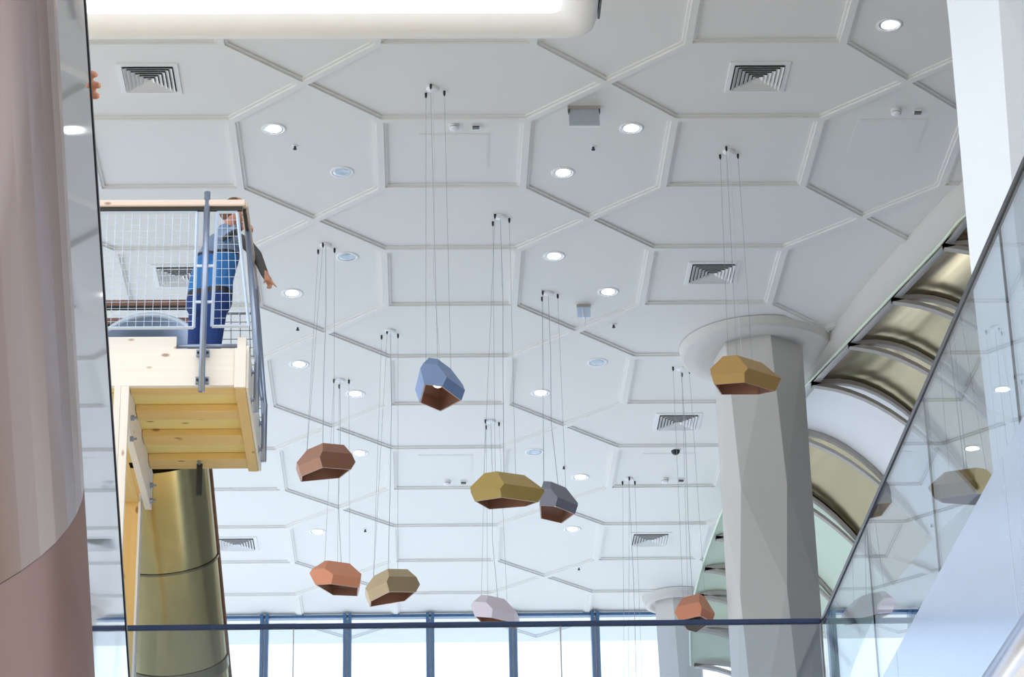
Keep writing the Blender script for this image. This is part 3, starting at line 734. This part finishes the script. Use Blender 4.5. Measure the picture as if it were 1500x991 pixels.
# trunk, neck, head
ch.append(([(-1.84, 20.38, 9.45), (-1.82, 20.36, 9.66), (-1.76, 20.33, 9.86), (-1.70, 20.32, 9.99)], [.125, .120, .125, .105]))
ch.append(([(-1.69, 20.32, 9.45), (-1.68, 20.31, 9.66), (-1.63, 20.29, 9.86), (-1.61, 20.28, 9.99)], [.125, .120, .120, .100]))
ch.append(([(-1.63, 20.16, 10.03), (-1.64, 20.30, 10.06), (-1.66, 20.46, 10.02)], [.075, .085, .075]))
ch.append(([(-1.64, 20.30, 10.06), (-1.59, 20.29, 10.20)], [.055, .052]))
ch.append(([(-1.565, 20.29, 10.24), (-1.55, 20.285, 10.325)], [.082, .092]))
ch.append(([(-1.495, 20.285, 10.255), (-1.456, 20.282, 10.262)], [.045, .014]))     # jaw and nose
# arm stretched out past the side rail, hand pointing
ch.append(([(-1.62, 20.17, 10.02), (-1.455, 20.22, 9.955), (-1.365, 20.27, 9.865), (-1.295, 20.30, 9.70)], [.066, .054, .047, .034]))
ch.append(([(-1.295, 20.30, 9.70), (-1.268, 20.31, 9.652)], [.028, .034]))
hb = Vector((-1.262, 20.31, 9.640))
dwn = Vector((.55, .05, -.83))
chains_f = [finger(hb+Vector((.018, -.01, .006)), [dwn, (.62, .05, -.78), (.66, .05, -.75)], [.035, .026, .022], .0095),
            finger(hb+Vector((.004, .012, -.004)), [dwn, (.0, .1, -1), (-.8, .0, -.3)], [.032, .024, .018], .0095),
            finger(hb+Vector((-.008, .026, -.006)), [dwn, (-.1, .1, -1), (-.9, .0, -.1)], [.028, .022, .018], .009),
            finger(hb+Vector((-.018, .038, -.004)), [dwn, (-.2, .1, -1), (-.9, .0, .0)], [.022, .018, .014], .008),
            finger(hb+Vector((-.020, -.022, .012)), [(-.35, -.5, -.8), (-.25, -.2, -1)], [.034, .026], .0105)]
ch += chains_f
# other arm bent with its hand on the side handrail
ch.append(([(-1.63, 20.15, 10.0), (-1.60, 19.98, 9.90), (-1.52, 19.86, 9.90), (-1.46, 19.82, 9.92)], [.062, .052, .044, .030]))
ch.append(([(-1.46, 19.82, 9.92), (-1.425, 19.80, 9.905)], [.030, .028]))
for k, dy in enumerate((-.028, -.010, .008, .025)):
    ch.append(finger((-1.41, 19.80+dy, 9.905), [(1, 0, -.2), (.5, 0, -1), (-.1, 0, -1)], [.026, .022, .018], .0088))
ch.append(finger((-1.44, 19.775, 9.90), [(.6, -.6, -.2), (.8, -.1, -.5)], [.026, .022], .0095))
me = blob_mesh('body', ch, .0085)
for k in ('jacket', 'shirt', 'jeans', 'skin', 'sleeve', 'black'): me.materials.append(M[k])
for p in me.polygons:
    c = p.center
    if c.z > 10.11 or (c.x > -1.30 and c.z < 9.72) or (c.x > -1.455 and c.y < 19.9): i = 3
    elif c.z < FZ+.075: i = 5
    elif c.x > -1.52 and c.z > 9.6: i = 4
    elif c.z > 9.885: i = 0
    elif c.z > 9.855: i = 5
    elif c.z > 9.55: i = 1
    elif c.z > 9.50: i = 5
    else: i = 2
    p.material_index = i
body = place('body', me, None, per)
b = MB(); b.lathe([(max(1e-4, .104*math.sin(PI*q/12)), .112*math.cos(PI*q/12)) for q in range(0, 12)], (-1.568, 20.285, 10.305), 20)
b.v = [(x - .030*max(0, min(1, (10.37-z)/.10)), y, z) for x, y, z in b.v]
b.build('hair', 'hair', per, smooth=True)

# ================================================================ ESCALATOR BESIDE THE CAMERA
esc = wthing('escalator', (-.9, 5.0, -1.6), 'mirror polished escalator balustrade with a rose brown rounded soffit', 'escalator')
ea, eb = Vector((-.65, 5.736, 1.743)), Vector((-.65, 4.495, 2.748)); ed = (eb-ea).normalized()
en = Vector((0, -ed.z, ed.y)); en = -en if en.z > 0 else en        # across the balustrade, towards its lower edge
A0, A1 = ea-ed*2.2, ea+ed*4.2
def slab(b, p, q, w0, w1, x0, x1):
    b.hexa([(x0, (p+en*w0).y, (p+en*w0).z), (x1, (p+en*w0).y, (p+en*w0).z), (x1, (p+en*w1).y, (p+en*w1).z), (x0, (p+en*w1).y, (p+en*w1).z),
            (x0, (q+en*w0).y, (q+en*w0).z), (x1, (q+en*w0).y, (q+en*w0).z), (x1, (q+en*w1).y, (q+en*w1).z), (x0, (q+en*w1).y, (q+en*w1).z)])
b = MB(); slab(b, A0, A1, .012, .80, -.675, -.65); b.build('balustrade_panel', 'mirror', esc)
b = MB(); slab(b, A0, A1, .0, .012, -.68, -.648); b.build('dark_edge', 'dark_edge', esc)
b = MB(); slab(b, A0, A1, -.012, .0, -.675, -.652); b.build('edge_trim', 'reflector', esc)
ta, tb = Vector((0, 4.783, 1.455)), Vector((0, 3.86, 2.36)); td = (tb-ta).normalized(); TR = .6
c0 = Vector((-.612-TR, ta.y, ta.z)); q0, q1 = c0-td*2.5, c0+td*3.4
qs = c0+td*.36
b = MB(); b.tube([q0, qs-td*.002], TR, 64); b.build('soffit_section', 'rose_metal', esc, smooth=True)
b = MB(); b.tube([qs+td*.002, q1], TR, 64); b.build('soffit_section', 'rose_metal', esc, smooth=True)
b = MB(); b.tube([qs-td*.004, qs+td*.004], TR-.004, 64); b.build('seam', 'dark_void', esc)

# fingers of a passenger gripping the balustrade edge
ps = wthing('person', (-.72, 4.64, 2.65), 'fingers of a person gripping the edge of the mirror balustrade', 'person')
g = ea.lerp(eb, .895)
ch = [([g+Vector((-.14, .10, -.02)), g+Vector((-.10, .07, .0)), g+Vector((-.06, .045, .0))], [.026, .034, .036]),
      ([g+Vector((-.14, .10, -.02)), g+Vector((-.24, .16, -.16)), g+Vector((-.33, .20, -.32))], [.026, .032, .042])]
for k in range(4):
    o = ed*(.034-.023*k)+Vector((0, .010, .006))
    ch.append(finger(g+o+Vector((-.06, .045, .0)), [Vector((1, .15, .15)), Vector((1, .0, -.05)), Vector((.6, -.2, -.2))], [[.036, .022, .008], [.038, .024, .010], [.036, .023, .009], [.022, .010, .006]][k], .0088))
ch.append(finger(g+ed*.035+Vector((-.09, .05, -.01)), [Vector((.6, -.3, .5)), Vector((.7, -.6, .1))], [.03, .02], .010))
me = blob_mesh('hand', ch, .004); me.materials.append(M['skin'])
place('hand', me, None, ps)
